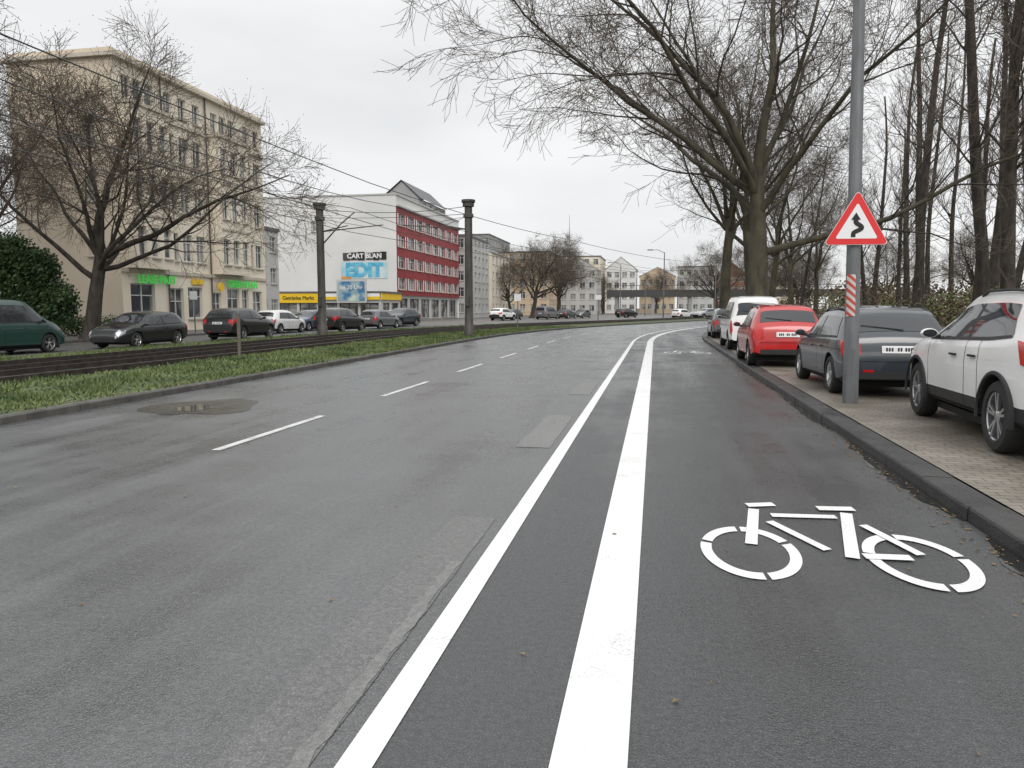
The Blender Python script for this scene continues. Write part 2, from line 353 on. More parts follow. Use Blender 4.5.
# ------------------------------------------------------------------ trees
def tree_mesh(name,seed,trunkH,tr,limbs,limbL,counts,wob,barkm,upl=.35,spread=(35,65),leader=0,extra=(),lean=(0,0),leaves=0,tw=.0075):
    r=random.Random(seed); b=MB(); tips=[]
    def grow(p,d,L,r0,lvl,up):
        n=(9,11,7,4,2)[lvl]; k=(10,7,4,3,3)[lvl]; pts=[p.copy()]; d=d.normalized(); ds=[d.copy()]
        for i in range(n):
            d=(d+Vector((r.gauss(0,1),r.gauss(0,1),r.gauss(0,.8)))*wob[lvl]+Vector((0,0,up/n))).normalized()
            p=p+d*(L/n); pts.append(p.copy()); ds.append(d.copy())
        tap=(.35,.88,.85,.8,.6)[lvl]
        rs=[max(tw,r0*(1-tap*(i/n)**.85)) for i in range(n+1)]
        if lvl==0: rs[0]*=1.45; rs[1]*=1.08
        b.tube(pts,rs,k,M[barkm] if lvl<2 else M['twig'] if lvl>2 else M['bark'],cap=(lvl<2))
        if lvl==4: tips.append(pts[-1]); return
        if lvl==0: return pts,ds,rs
        c=counts[lvl-1]
        for j in range(c):
            t=.2+.78*(j+r.random())/c; i=min(int(t*n),n-1); f=t*n-i; q=pts[i].lerp(pts[i+1],f); dd=ds[i+1]
            ax=dd.orthogonal().normalized(); ax.rotate(Matrix.Rotation(r.uniform(0,6.283),3,dd))
            nd=dd.copy(); nd.rotate(Matrix.Rotation(rad(r.uniform(28,60)),3,ax))
            ll=L*r.uniform(.36,.58)*(1.1-.55*t) if lvl<3 else r.uniform(.5,1.15)
            if lvl==1: nd.z=nd.z*.8+.12
            grow(q,nd,ll,max(tw,rs[i]*(.5,.44,.44,.46)[lvl]),lvl+1,(0,0,.15,.12,.0)[lvl+1] if lvl<4 else 0)
    pts,ds,rs=grow(Vector((0,0,-.1)),Vector((lean[0],lean[1],1)),trunkH,tr,0,.0)
    top=pts[-1]
    for j in range(limbs):
        a=6.283*(j+r.uniform(-.25,.25))/limbs; e=rad(r.uniform(*spread))
        q=pts[r.choice((7,8,9))]
        grow(q,Vector((math.cos(a)*math.cos(e),math.sin(a)*math.cos(e),math.sin(e))),limbL*r.uniform(.8,1.1),rs[-1]*r.uniform(.42,.66),1,upl)
    if leader: grow(top,Vector((r.uniform(-.1,.1),r.uniform(-.1,.1),1)),leader,rs[-1]*.85,1,.3)
    for (zf,d,L,rr) in extra:
        i=min(int(zf*9),8); grow(pts[i],Vector(d),L,rr,1,.25)
    if leaves:
        lm=b.mi(M['leafb'])
        for t in tips:
            for _ in range(leaves):
                q=t+Vector((r.gauss(0,.14),r.gauss(0,.14),r.gauss(0,.14))); s=.022; k=len(b.v)
                b.v+=[(q.x-s,q.y,q.z),(q.x+s,q.y+s,q.z),(q.x,q.y,q.z+s*1.6)]; b.f.append((k,k+1,k+2)); b.m.append(lm)
    return b.mesh(name,60)
W=(.025,.12,.17,.2,.2)
tA=tree_mesh('plane_tree_mesh',11,6.6,.41,6,12.5,(11,9,9),W,'barkg',upl=.45,spread=(42,72),leader=10,
   extra=((.62,(.95,-.1,.36),13,.15),(.9,(-.95,-.1,.50),13.5,.14),(.9,(-.75,-.5,.8),14,.15),(.9,(-.85,.3,.62),12,.13)))
tB=tree_mesh('plane_tree_mesh_b',23,6.2,.32,6,9.0,(9,8,7),W,'barkg',upl=.4,spread=(40,72),leader=9)
tC=tree_mesh('lime_tree_mesh',37,4.0,.36,6,8.4,(9,9,7),(.03,.14,.18,.2,.2),'bark',upl=.4,spread=(28,68),leader=8,lean=(.25,.0),leaves=1,
   extra=((.9,(.95,.2,.5),10,.15),(.8,(.8,-.65,.45),8,.13),(.75,(-.9,-.3,.5),7.5,.13),(.85,(.9,.4,.28),9,.12)))
def tall(name,seed,H):
    r=random.Random(seed); b=MB(); n=12; p=Vector((0,0,-.1)); d=Vector((0,0,1)); pts=[p.copy()]
    for i in range(n):
        d=(d+Vector((r.gauss(0,.03),r.gauss(0,.03),.03))).normalized(); p=p+d*H/n; pts.append(p.copy())
    rr=[.25*(1-.8*i/n)+.02 for i in range(n+1)]; rr[0]*=1.4; b.tube(pts,rr,7,M['bark'])
    def br(p,d,L,r0,lvl):
        m=(5,3,2)[lvl]; q=p.copy(); pp=[q.copy()]; d=d.normalized()
        for i in range(m):
            d=(d+Vector((r.gauss(0,.12),r.gauss(0,.12),.12))).normalized(); q=q+d*L/m; pp.append(q.copy())
        b.tube(pp,[max(.007,r0*(1-.8*i/m)) for i in range(m+1)],(4,3,3)[lvl],M['twig'] if lvl else M['bark'],cap=False)
        if lvl<2:
            for j in range((7,5)[lvl]):
                t=r.uniform(.2,.98)*m; i=int(t); s=pp[i].lerp(pp[min(i+1,m)],t-i); nd=d+Vector((r.gauss(0,.7),r.gauss(0,.7),r.gauss(.1,.5)))
                br(s,nd,L*r.uniform(.3,.5),r0*.4,lvl+1)
    for j in range(28):
        t=r.uniform(.28,1); i=min(int(t*n),n-1); s=pts[i].lerp(pts[i+1],t*n-i); a=r.uniform(0,6.28); e=rad(r.uniform(25,65))
        br(s,Vector((math.cos(a)*math.cos(e),math.sin(a)*math.cos(e),math.sin(e))),(1.15-t*.7)*r.uniform(3,5.2),.06*(1.2-t),0)
    return b.mesh(name,60)
tT=[tall('tall_tree_mesh',5,22),tall('tall_tree_mesh_b',6,25),tall('tall_tree_mesh_c',9,20)]
link('plane_tree',tA,loc=(4.0,30,.1),rotz=.05)
link('plane_tree',tB,loc=(3.5,40,.1),rotz=2.0)
link('plane_tree',tB,loc=(6.0,49,.1),rotz=4.1,scale=(1.1,1.1,1.12))
link('plane_tree',tB,loc=(8.6,60,.1),rotz=.6)
link('plane_tree',tB,loc=(12.5,73,.1),rotz=3.0)
link('plane_tree',tB,loc=(18,90,.1),rotz=5.2)
link('lime_tree',tC,loc=(-26.8,31.3,.1),scale=(1.1,1.1,1.12))
link('lime_tree',tC,loc=(-28.9,22.5,.1),rotz=2.6,scale=(1.2,1.2,1.5))
link('lime_tree',tC,loc=(-36,34,.1),rotz=4.0,scale=(1.1,1.1,1.4))
for (x,y,s,rz) in((-19.5,118,1.1,.5),(-17,132,1.2,1.5),(-27,140,1.0,3),(12,150,1.2,2.2),(20,160,1.3,.8),(27,150,1.2,4),(0,225,1.1,1),(-14,205,.9,3.3),(33,170,1.2,2),(42,150,1.3,0),(54,140,1.3,4),(66,135,1.3,1),(80,130,1.3,5),(95,125,1.4,2)):
    link('lime_tree',tC,loc=(x,y,0),rotz=rz,scale=(s,s,s))
rt=random.Random(4); placed=[]; tries=0
while len(placed)<41 and tries<2000:
    tries+=1
    y=rt.uniform(26,95); x=rt.uniform(10.5,17)+(y-20)*rt.uniform(.05,.8)
    if any((x-a)**2+(y-c)**2<18 for a,c in placed): continue
    placed.append((x,y)); s=rt.uniform(.8,1.15); link('park_tree',tT[len(placed)%3],loc=(x,y,.1),rotz=rt.uniform(0,6),scale=(s,s,s*rt.uniform(.95,1.15)))
def shrub(name,blobs,n,size,m,loc,stems=True,seed=1):
    r=random.Random(seed); b=MB(); mi=b.mi(M[m])
    for i in range(n):
        cx,cy,cz,rx,ry,rz=blobs[r.randrange(len(blobs))]
        v=Vector((r.gauss(0,1),r.gauss(0,1),r.gauss(0,1))).normalized()*(r.random()**.4)*r.uniform(.75,1.15)
        q=Vector((cx+v.x*rx,cy+v.y*ry,max(.03,cz+v.z*rz))); a=Vector((r.gauss(0,1),r.gauss(0,1),r.gauss(0,1))).normalized(); u=a.orthogonal().normalized()*size*r.uniform(.6,1.3); w=a.cross(u)*.6
        k=len(b.v); b.v+=[tuple(q-u),tuple(q+w),tuple(q+u),tuple(q-w)]; b.f.append((k,k+1,k+2,k+3)); b.m.append(mi)
    if stems:
        for (cx,cy,cz,rx,ry,rz) in blobs: b.tube([(cx*.3,cy*.3,0),(cx*.8,cy*.8,cz*.6),(cx,cy,cz+rz*.6)],[.07,.05,.02],5,M['bark'])
    return b.obj(name,loc=loc)
shrub('evergreen_shrub',[(0,0,2.5,1.9,1.5,1.9),(1.4,.3,1.7,1.1,1.1,1.3),(-1.5,.4,2.8,1.5,1.5,2.1),(-.4,-.3,4.0,1.3,1.1,1.1),(.7,.1,3.4,1.1,1,1)],19000,.09,'leafg',(-29.9,30.8,.1),seed=3)
shrub('hedge',[(x*.7,0,.55,.6,.45,.6) for x in range(-4,5)],8000,.05,'leafg',(-28.8,34.6,.1),stems=False,seed=4)
rs=random.Random(12); bl=[]
for i in range(150):
    y=rs.uniform(48,100); x=rs.uniform(13,20)+(y-30)*rs.uniform(.0,.95); h=rs.uniform(.6,2.2); bl.append((x,y,h*.8,rs.uniform(1.2,3),rs.uniform(1,2.5),h))
shrub('park_undergrowth',bl[:80],24000,.12,'leafb',(0,0,.1),stems=False,seed=5)
shrub('spring_shrubs',bl[80:],26000,.10,'leafy',(0,0,.1),stems=False,seed=6)
bl=[(rs.uniform(20,130),rs.uniform(115,140),rs.uniform(1,4),rs.uniform(4,9),3,rs.uniform(2,4)) for i in range(40)]
shrub('distant_tree_mass',bl,26000,.3,'leafb',(0,0,0),stems=False,seed=8)
# ------------------------------------------------------------------ cars
def itp(k,y):
    if y<=k[0][0]: return k[0][1]
    for (a,b_),(c,d) in zip(k[:-1],k[1:]):
        if y<=c: return b_+(d-b_)*(y-a)/(c-a)
    return k[-1][1]
TYPES=dict(
 hatch=dict(L=4.05,W=.85,rw=.31,ax=(.66,3.15),clad=False,
  top=[(0,.62),(.025,.80),(.06,.96),(.12,1.04),(.36,1.38),(.5,1.45),(1.2,1.495),(1.9,1.48),(2.25,1.42),(3.0,.99),(3.5,.91),(3.85,.80),(3.98,.66),(4.05,.5)],
  belt=[(0,.55),(.03,.74),(.1,.92),(.4,.95),(3.0,.89),(3.5,.80),(3.9,.66),(4.05,.42)],
  w=[(0,.84),(.08,.93),(.35,.98),(.8,1),(3.2,1),(3.6,.95),(3.85,.86),(4.05,.66)],
  sill=[(0,.33),(.3,.24),(3.6,.2),(4.05,.27)],dlo=(.62,2.93),rear=(.15,.35),wind=(2.32,2.95)),
 suv=dict(L=4.4,W=.91,rw=.355,ax=(.90,3.52),clad=True,
  top=[(0,.80),(.03,1.0),(.08,1.12),(.16,1.2),(.40,1.5),(.55,1.57),(1.2,1.625),(2.0,1.62),(2.4,1.56),(3.15,1.15),(3.6,1.09),(4.1,1.00),(4.32,.85),(4.4,.6)],
  belt=[(0,.70),(.04,.95),(.1,1.08),(.5,1.14),(1.2,1.08),(3.1,1.02),(3.6,.96),(4.2,.82),(4.4,.5)],
  w=[(0,.86),(.08,.93),(.35,.98),(.8,1),(3.6,1),(3.95,.96),(4.2,.88),(4.4,.7)],
  sill=[(0,.42),(.3,.30),(4.0,.28),(4.4,.36)],dlo=(.66,3.05),rear=(.2,.40),wind=(2.47,3.1)),
 estate=dict(L=4.3,W=.87,rw=.32,ax=(.80,3.38),clad=False,
  top=[(0,.62),(.025,.80),(.06,.97),(.12,1.03),(.42,1.37),(.58,1.43),(1.3,1.475),(2.0,1.46),(2.4,1.41),(3.2,.98),(3.7,.89),(4.1,.78),(4.24,.64),(4.3,.5)],
  belt=[(0,.55),(.03,.74),(.1,.93),(.4,.95),(3.2,.88),(3.7,.79),(4.1,.66),(4.3,.42)],
  w=[(0,.86),(.08,.94),(.35,.98),(.8,1),(3.4,1),(3.8,.95),(4.1,.86),(4.3,.66)],
  sill=[(0,.33),(.3,.24),(3.9,.2),(4.3,.27)],dlo=(.5,3.12),rear=(.15,.41),wind=(2.45,3.15)),
 van=dict(L=4.7,W=.93,rw=.34,ax=(.85,3.75),clad=False,
  top=[(0,.7),(.02,.95),(.04,1.1),(.08,1.2),(.2,1.78),(.3,1.87),(.8,1.92),(2.8,1.91),(3.1,1.84),(3.8,1.24),(4.2,1.10),(4.55,.92),(4.65,.75),(4.7,.55)],
  belt=[(0,.6),(.03,1.0),(.08,1.08),(.4,1.1),(3.5,1.08),(3.9,1.05),(4.3,.88),(4.7,.45)],
  w=[(0,.90),(.05,.96),(.3,.99),(.8,1),(3.9,1),(4.3,.95),(4.55,.88),(4.7,.72)],
  sill=[(0,.35),(.3,.28),(4.3,.25),(4.7,.3)],dlo=(.35,3.68),rear=(.085,.19),wind=(3.18,3.72)))
def make_car(name,typ,pm,loc,rotz=0,hi=True,rails=False,rim='rim',scale=1):
    T=TYPES[typ]; L,Wd,rw=T['L'],T['W'],T['rw']
    N=84 if hi else 44
    Y=[L*(.5-.5*math.cos(math.pi*i/N)) for i in range(N+1)]
    A={}
    for key in('top','belt','w','sill'):
        a=[itp(T[key],y) for y in Y]
        for _ in range(3 if hi else 1): a=[a[0]]+[(a[i-1]+2*a[i]+a[i+1])/4 for i in range(1,N)]+[a[-1]]
        A[key]=a
    def val(key,y):
        y=min(max(y,0),L); t=math.acos(1-2*y/L)/math.pi*N; i=min(int(t),N-1); f=t-i; return A[key][i]*(1-f)+A[key][i+1]*f
    def ring(y):
        top,belt,w,sill=val('top',y),val('belt',y),val('w',y)*Wd,val('sill',y)
        belt=min(belt,top-.02); k=min(1,(top-belt)/.4); wb=w*.955; wr=w*(.90-.15*k); h=belt-sill
        return [(0,top),(.4*wr,top-.006),(.78*wr,top-.022),(.93*wr,top-.022-.03*k),(wr,top-.03-.075*k),(wr+(wb-wr)*.52+.012*k,(top-.03-.075*k)*.5+belt*.5),(wb,belt),(w*.985,belt-.06*min(1,h*2)),(w,belt-.3*h),(w*.992,belt-.5*h),(w*.985,sill+.24*h),(w*.965,sill+.08*h),(w*.88,sill),(0,sill)]
    b=MB(); pmi=b.mi(pm); pli=b.mi(M['plast']); K=14; full=2*K-2
    for y in Y:
        rg=ring(y); pts=[(x,y,z) for x,z in rg]+[(-x,y,z) for x,z in reversed(rg[1:-1])]; b.v+=pts
    for i in range(N):
        for j in range(full):
            a=i*full; jj=(j+1)%full; seg=j if j<K-1 else full-1-j
            b.f.append((a+j,a+full+j,a+full+jj,a+jj)); cl=seg>=(10 if T['clad'] else 11); b.m.append(pli if cl else pmi)
    b.f.append(tuple(range(full))); b.m.append(pmi if not T['clad'] else pli); b.f.append(tuple(reversed(range(N*full,N*full+full)))); b.m.append(pli)
    me=b.mesh('body')
    root=empty(name,loc,rotz); root.scale=(scale,)*3
    body=link('body',me,root)
    c=MB(); c.mi(pm)
    for ya in T['ax']:
        for sx in(-1,1):
            n0=len(c.v); k=28; Rr=rw+.05; x0,x1=sx*(Wd-.26),sx*(Wd+.1)
            for xx in(x0,x1):
                for j in range(k): t=2*math.pi*j/k; c.v.append((xx,ya+Rr*math.cos(t),rw+Rr*math.sin(t)))
            pi=c.mi(M['plast'])
            for j in range(k):
                q=(n0+j,n0+(j+1)%k,n0+k+(j+1)%k,n0+k+j); c.f.append(q if sx>0 else q[::-1]); c.m.append(pi)
            q=tuple(range(n0,n0+k)); c.f.append(q[::-1] if sx>0 else q); c.m.append(pi)
            q=tuple(range(n0+k,n0+2*k)); c.f.append(q if sx>0 else q[::-1]); c.m.append(pi)
    co=c.obj('cut',root)
    for o in(body,co):
        bm=bmesh.new(); bm.from_mesh(o.data); bmesh.ops.recalc_face_normals(bm,faces=bm.faces); bm.to_mesh(o.data); bm.free()
    md=body.modifiers.new('arch','BOOLEAN'); md.object=co; md.operation='DIFFERENCE'; md.solver='EXACT'
    bpy.context.view_layer.update(); dg=bpy.context.evaluated_depsgraph_get()
    nm=bpy.data.meshes.new_from_object(body.evaluated_get(dg)); body.modifiers.clear(); body.data=nm
    nm.polygons.foreach_set('use_smooth',[True]*len(nm.polygons)); nm.update(); nm.set_sharp_from_angle(angle=rad(28))
    bpy.data.objects.remove(co)
    def rp(y,s):
        sg=1 if s>=0 else -1; s=abs(s); rg=ring(y); i=min(int(s),K-2); f=s-i
        return Vector((sg*(rg[i][0]*(1-f)+rg[i+1][0]*f),y,rg[i][1]*(1-f)+rg[i+1][1]*f))
    def panel(mb,ya,yb,sa,sb,m,nu=14,nv=8,off=.006,yc=None,yd=None):
        yc=ya if yc is None else yc; yd=yb if yd is None else yd
        G=[[None]*(nv+1) for _ in range(nu+1)]
        for i in range(nu+1):
            for j in range(nv+1):
                u,v=i/nu,j/nv; y0=ya+(yb-ya)*u; y1=yc+(yd-yc)*u; G[i][j]=rp(y0+(y1-y0)*v,sa+(sb-sa)*v)
        cen=Vector((0,L/2,.75)); n0=len(mb.v)
        for i in range(nu+1):
            for j in range(nv+1):
                du=G[min(i+1,nu)][j]-G[max(i-1,0)][j]; dv=G[i][min(j+1,nv)]-G[i][max(j-1,0)]; n=du.cross(dv)
                if n.length<1e-9: n=Vector((0,0,1))
                n.normalize(); p=G[i][j]
                if n.dot(p-cen)<0: n=-n
                mb.v.append(tuple(p+n*off))
        mi=mb.mi(m)
        for i in range(nu):
            for j in range(nv):
                a=n0+i*(nv+1)+j; mb.f.append((a,a+nv+1,a+nv+2,a+1)); mb.m.append(mi)
    gl=MB(); d0,d1=T['dlo']; bp=d0+(d1-d0)*.46
    for sg in(-1,1):
        panel(gl,d0+.22,bp-.03,sg*4.3,sg*5.85,M['glass'],yc=d0,yd=bp-.03)
        panel(gl,bp+.05,d1-.42,sg*4.3,sg*5.85,M['glass'],yc=bp+.05,yd=d1)
        panel(gl,bp-.03,bp+.05,sg*4.3,sg*5.85,M['plast'],nu=2,off=.005)
    r0,r1=T['rear']; panel(gl,r0,r1,-3.2,3.2,M['glass'],nu=8,nv=16)
    w0,w1=T['wind']; panel(gl,w0,w1,-3.3,3.3,M['glass'],nu=8,nv=16)
    gl.obj('windows',root,smooth=40)
    dt=MB(); tm=M['tail']
    for sg in(-1,1):
        if typ=='suv': panel(dt,.03,.50,sg*6.5,sg*7.9,tm,yc=.01,yd=.36,off=.014)
        elif typ=='van': panel(dt,.005,.10,sg*6.2,sg*9.5,tm,off=.012)
        else: panel(dt,.015,.24,sg*6.3,sg*8.3,tm,yc=.005,yd=.14,off=.012)
        if typ!='van': panel(dt,.012,.07,sg*2.5,sg*6.2,tm,yc=.012,yd=.06,off=.010,nu=6)
        panel(dt,L-.42,L-.10,sg*5.9,sg*7.6,M['head'],yc=L-.30,yd=L-.06,off=.012)
        panel(dt,L-.22,L-.08,sg*3.2,sg*5.9,M['head'],off=.012)
        for yy in(bp,d1-.02,max(T['ax'][0]+rw+.12,d0+.25)):
            panel(dt,yy,yy+.009,sg*6.05,sg*11.6,M['seam'],nu=1,nv=20,off=.003)
        panel(dt,T['ax'][0]+rw+.05,T['ax'][1]-rw-.05,sg*11.0,sg*11.7,M['seam'],nu=8,nv=2,off=.004)
        for yy in(bp-.24,d1-.95):
            q=rp(yy,sg*7.6); dt.obox((q.x+sg*.02,q.y,q.z),(.012,0,0),(0,.085,0),(0,0,.012),pm if not T['clad'] else M['plast'])
        panel(dt,d0,d1,sg*5.87,sg*6.05,M['plast'],nu=16,nv=1,off=.009)
        q=rp(d1-.22,sg*6); dt.lathe((q.x+sg*.10,q.y,q.z+.07),(0,1,0),[(0,-.045),(.085,-.04),(.10,-.01),(.09,.03),(.055,.065),(0,.08)],14,pm,sq=.62)
        dt.lathe((q.x+sg*.10,q.y-.002,q.z+.07),(0,-1,0),[(.08,.040),(.078,.047),(0,.047)],14,M['glass'],sq=.6)
        dt.obox((q.x+sg*.02,q.y,q.z+.03),(.05,0,.01),(0,.02,0),(0,0,.015),M['plast'])
        if T['clad']:
            for ya in T['ax']:
                k=24; n0=len(dt.v); mi=dt.mi(M['plast'])
                for j in range(k+1):
                    t=rad(-8+196*j/k)
                    for rr,dx in((rw+.045,.0),(rw+.055,.022),(rw+.085,.018),(rw+.095,-.02)): dt.v.append((sg*(Wd*.992+dx),ya+rr*math.cos(t),rw+rr*math.sin(t)))
                for j in range(k):
                    for i in range(3): a=n0+j*4+i; dt.f.append((a,a+4,a+5,a+1)); dt.m.append(mi)
        if rails:
            pts=[rp(y,sg*3.6)+Vector((0,0,.045)) for y in[d0+.15+(d1-d0-1.15)*i/8 for i in range(9)]]; pts[0].z-=.04; pts[-1].z-=.04
            dt.tube(pts,[.016]*9,6,M['plast'])
    zp=.86 if typ in('suv','van') else .78
    yp=min((y for y in[i*.002 for i in range(150)] if val('top',y)>=zp),default=.02)
    dt.obox((0,yp-.012,zp),(.26,0,0),(0,.008,0),(0,.015,.056),M['plate'])
    dt.obox((0,yp-.024,zp),(.235,0,0),(0,.003,0),(0,.003,.045),M['signwhite'])
    for i,xx in enumerate((-.19,-.15,-.11,-.02,.02,.09,.13,.17)): dt.obox((xx,yp-.03,zp),(.013,0,0),(0,.002,0),(0,.001,.027),M['black'])
    dt.box(-Wd*.72,Wd*.72,-.012,.03,val('sill',0)-.02,val('sill',0)+.10,M['plast'])
    dt.box(-.62,.62,-.006,.02,.585,.592,M['seam'])
    dt.box(-Wd*.6,Wd*.6,L-.03,L+.012,val('sill',L)+.0,val('sill',L)+.14,M['plast'])
    q0=rp(r0+.01,.3); q1=rp(r0+(r1-r0)*.35,-2); dt.tube([q0+Vector((0,-.02,.01)),q1+Vector((0,-.02,.01))],[.008,.006],4,M['plast'])
    for xx in(-.45,.45): dt.box(xx-.08,xx+.08,-.016,.01,.42,.455,M['tail'])
    dt.obj('trim',root,smooth=35)
    wm=MB()
    for ya in T['ax']:
        for sg in(-1,1):
            xo=sg*(Wd-.015); c=(xo,ya,rw); ax=(-sg,0,0)
            wm.lathe(c,ax,[(rw*.66,.012),(rw*.70,.0),(rw*.90,.004),(rw*.975,.03),(rw,.06),(rw,.15),(rw*.96,.2),(rw*.66,.2)],32,M['tyre'])
            wm.lathe(c,ax,[(rw*.72,.006),(rw*.69,.012),(rw*.64,.03),(rw*.62,.16)],32,M[rim])
            wm.lathe(c,ax,[(rw*.64,.11),(0,.11)],24,M['rimd'])
            wm.lathe(c,ax,[(0,.02),(.045,.022),(.06,.035),(.06,.1)],14,M[rim])
            for s in range(5):
                for dlt in(-.16,.16):
                    t=2*math.pi*s/5+dlt+.3; t0=2*math.pi*s/5+dlt*.6+.3
                    p=Vector((xo-sg*.04,ya+.04*math.cos(t0),rw+.04*math.sin(t0))); e=Vector((xo-sg*.028,ya+rw*.67*math.cos(t),rw+rw*.67*math.sin(t)))
                    d=e-p; n=Vector((0,-math.sin(t),math.cos(t))); wm.obox((p+e)/2,d/2,n*.014,Vector((.012,0,0)),M[rim])
    wm.obj('wheels',root,smooth=40)
    sh=MB(); sh.box(-Wd*.8,Wd*.8,.3,L-.35,.16,.24,M['seam']); sh.obj('underbody',root)
    return root
make_car('parked_suv','suv',P['white'],(4.34,7.35,.115),rotz=rad(-3.0),rails=True,scale=1.06)
make_car('parked_estate_car','estate',P['dark'],(3.92,13.0,.115),rotz=.01,rails=True,scale=1.04)
make_car('parked_hatchback','hatch',P['red'],(3.26,19.4,.115),rotz=-.01,scale=1.06,rails=True)
make_car('parked_van','van',P['white'],(3.50,27,.115))
make_car('parked_hatchback','hatch',P['grey'],(3.6,37.5,.115),hi=False)
make_car('parked_hatchback','hatch',P['white'],(4.3,44,.115),rotz=-.1,hi=False)
make_car('parked_estate_car','estate',P['black'],(5.6,50.5,.115),rotz=-.18,hi=False)
make_car('parked_hatchback','hatch',P['silver'],(7.3,57,.115),rotz=-.22,hi=False)
far=[('parked_van','van','green',-22.3,19.3,0),('parked_estate_car','estate','black',-21.2,25.4,0),('parked_suv','suv','black',-21.2,33.2,0),
 ('parked_hatchback','hatch','white',-24,42.5,0),('parked_estate_car','estate','blue',-24.2,47.4,0),('parked_suv','suv','black',-21.2,45.2,0),('parked_hatchback','hatch','grey',-21.8,54,0),
 ('parked_suv','suv','dark',-21.5,60,0),('parked_estate_car','estate','silver',-24,65,0),('parked_suv','suv','white',-20,92,0),('parked_hatchback','hatch','black',-18.6,97,0),('parked_van','van','grey',-16,104,0),('parked_estate_car','estate','dark',-14,112,0),
 ('parked_hatchback','hatch','grey',-11,118,0),('parked_suv','suv','black',-6,125,.3),('parked_hatchback','hatch','white',3,120,.4),('parked_suv','suv','silver',9,116,.4),('parked_estate_car','estate','black',14,112,.4)]
for i,(n,t,p,x,y,rz) in enumerate(far):
    fl=math.pi if i%3==1 else 0
    make_car(n,t,P[p],(x,y+(TYPES[t]['L'] if fl else 0),.0),rotz=-rz+fl-math.atan(.336)*min(1,max(0,(y-35)/35)),hi=False)
# ------------------------------------------------------------------ lamp post with warning sign
root=empty('street_lamp_post',(3.04,12.35,.115)); root.rotation_euler[1]=rad(-1.3)
b=MB(); b.lathe((0,0,0),(0,0,1),[(.115,0),(.115,.9),(.108,.93),(.10,2.5),(.075,8.5),(.06,8.8)],20,M['galv'])
b.box(-.02,.02,-.118,-.10,.45,.85,M['galv'])
b.tube([(0,0,8.7),(-.3,0,9.2),(-1.3,0,9.4)],[.05,.045,.04],8,M['galv']); b.box(-2.0,-1.2,-.13,.13,9.36,9.48,M['galv'])
b.obj('post',root,smooth=40)
def rtri(s,r,z):
    pts=[]; h=s*math.sqrt(3)/2
    V=[(-s/2,0),(s/2,0),(0,h)]; cx,cy=0,h/3
    for i,(x,y) in enumerate(V):
        d=Vector((cx-x,cy-y)).normalized(); c=Vector((x,y))+d*2*r; base=math.atan2(-d.y,-d.x)
        for a in range(-60,61,15): pts.append((c.x+r*math.cos(base+rad(a)),c.y+r*math.sin(base+rad(a))))
    return pts
def plate(mb,pts,y,th,m,z0,cx=0):
    f=[(cx+p[0],y,z0+p[1]) for p in pts]; bk=[(cx+p[0],y+th,z0+p[1]) for p in pts]
    mb.face(f,m); mb.face(list(reversed(bk)),m)
    for i in range(len(pts)): j=(i+1)%len(pts); mb.face([f[i],bk[i],bk[j],f[j]],m)
root=empty('warning_sign',(2.97,12.35,.115))
b=MB(); plate(b,rtri(.96,.045,0),-.145,.012,M['galv'],2.44)
plate(b,rtri(.95,.042,0),-.149,.003,M['signwhite'],2.443)
plate(b,rtri(.93,.04,0),-.153,.003,M['signred'],2.449)
plate(b,rtri(.62,.02,0),-.157,.003,M['signwhite'],2.535)
# double-bend arrow as one ribbon: up, right, up, left, arrow head
cl=[(-.05,2.555),(-.05,2.61)]
for i in range(1,9): t=i/8; cl.append((-.05+.12*(t*t*(3-2*t)),2.61+.085*t))
for i in range(1,9): t=i/8; cl.append((.07-.09*(t*t*(3-2*t)),2.70+.085*t+.0))
cl.append((-.02,2.82)); cl=[Vector(p) for p in cl]; wd=.034
Lp=[];Rp=[]
for i,p in enumerate(cl):
    d=(cl[min(i+1,len(cl)-1)]-cl[max(i-1,0)]).normalized(); n=Vector((-d.y,d.x)); Lp.append(p+n*wd); Rp.append(p-n*wd)
for i in range(len(cl)-1): b.face([(Lp[i].x,-.159-.0002*i,Lp[i].y),(Rp[i].x,-.159-.0002*i,Rp[i].y),(Rp[i+1].x,-.159-.0002*i,Rp[i+1].y),(Lp[i+1].x,-.159-.0002*i,Lp[i+1].y)],M['black'])
b.face([(-.09,-.1640,2.815),(.05,-.1640,2.815),(-.02,-.1640,2.925)],M['black'])
for z in(2.56,3.0): b.box(-.12,.12,-.133,.12,z-.015,z+.015,M['galv'])
b.obj('sign_plate',root); root.rotation_euler[2]=rad(4)
m=bpy.data.materials.new('red_white_stripes'); m.use_nodes=True; nt=m.node_tree; bs=nt.nodes['Principled BSDF']; bs.inputs['Roughness'].default_value=.4
tc=nt.nodes.new('ShaderNodeTexCoord'); sp=nt.nodes.new('ShaderNodeSeparateXYZ'); nt.links.new(tc.outputs['Object'],sp.inputs[0])
a1=nt.nodes.new('ShaderNodeMath'); a1.operation='ADD'; nt.links.new(sp.outputs[0],a1.inputs[0]); nt.links.new(sp.outputs[2],a1.inputs[1])
a2=nt.nodes.new('ShaderNodeMath'); a2.operation='MULTIPLY'; a2.inputs[1].default_value=8.5; nt.links.new(a1.outputs[0],a2.inputs[0])
a3=nt.nodes.new('ShaderNodeMath'); a3.operation='FRACT'; nt.links.new(a2.outputs[0],a3.inputs[0])
a4=nt.nodes.new('ShaderNodeMath'); a4.operation='GREATER_THAN'; a4.inputs[1].default_value=.5; nt.links.new(a3.outputs[0],a4.inputs[0])
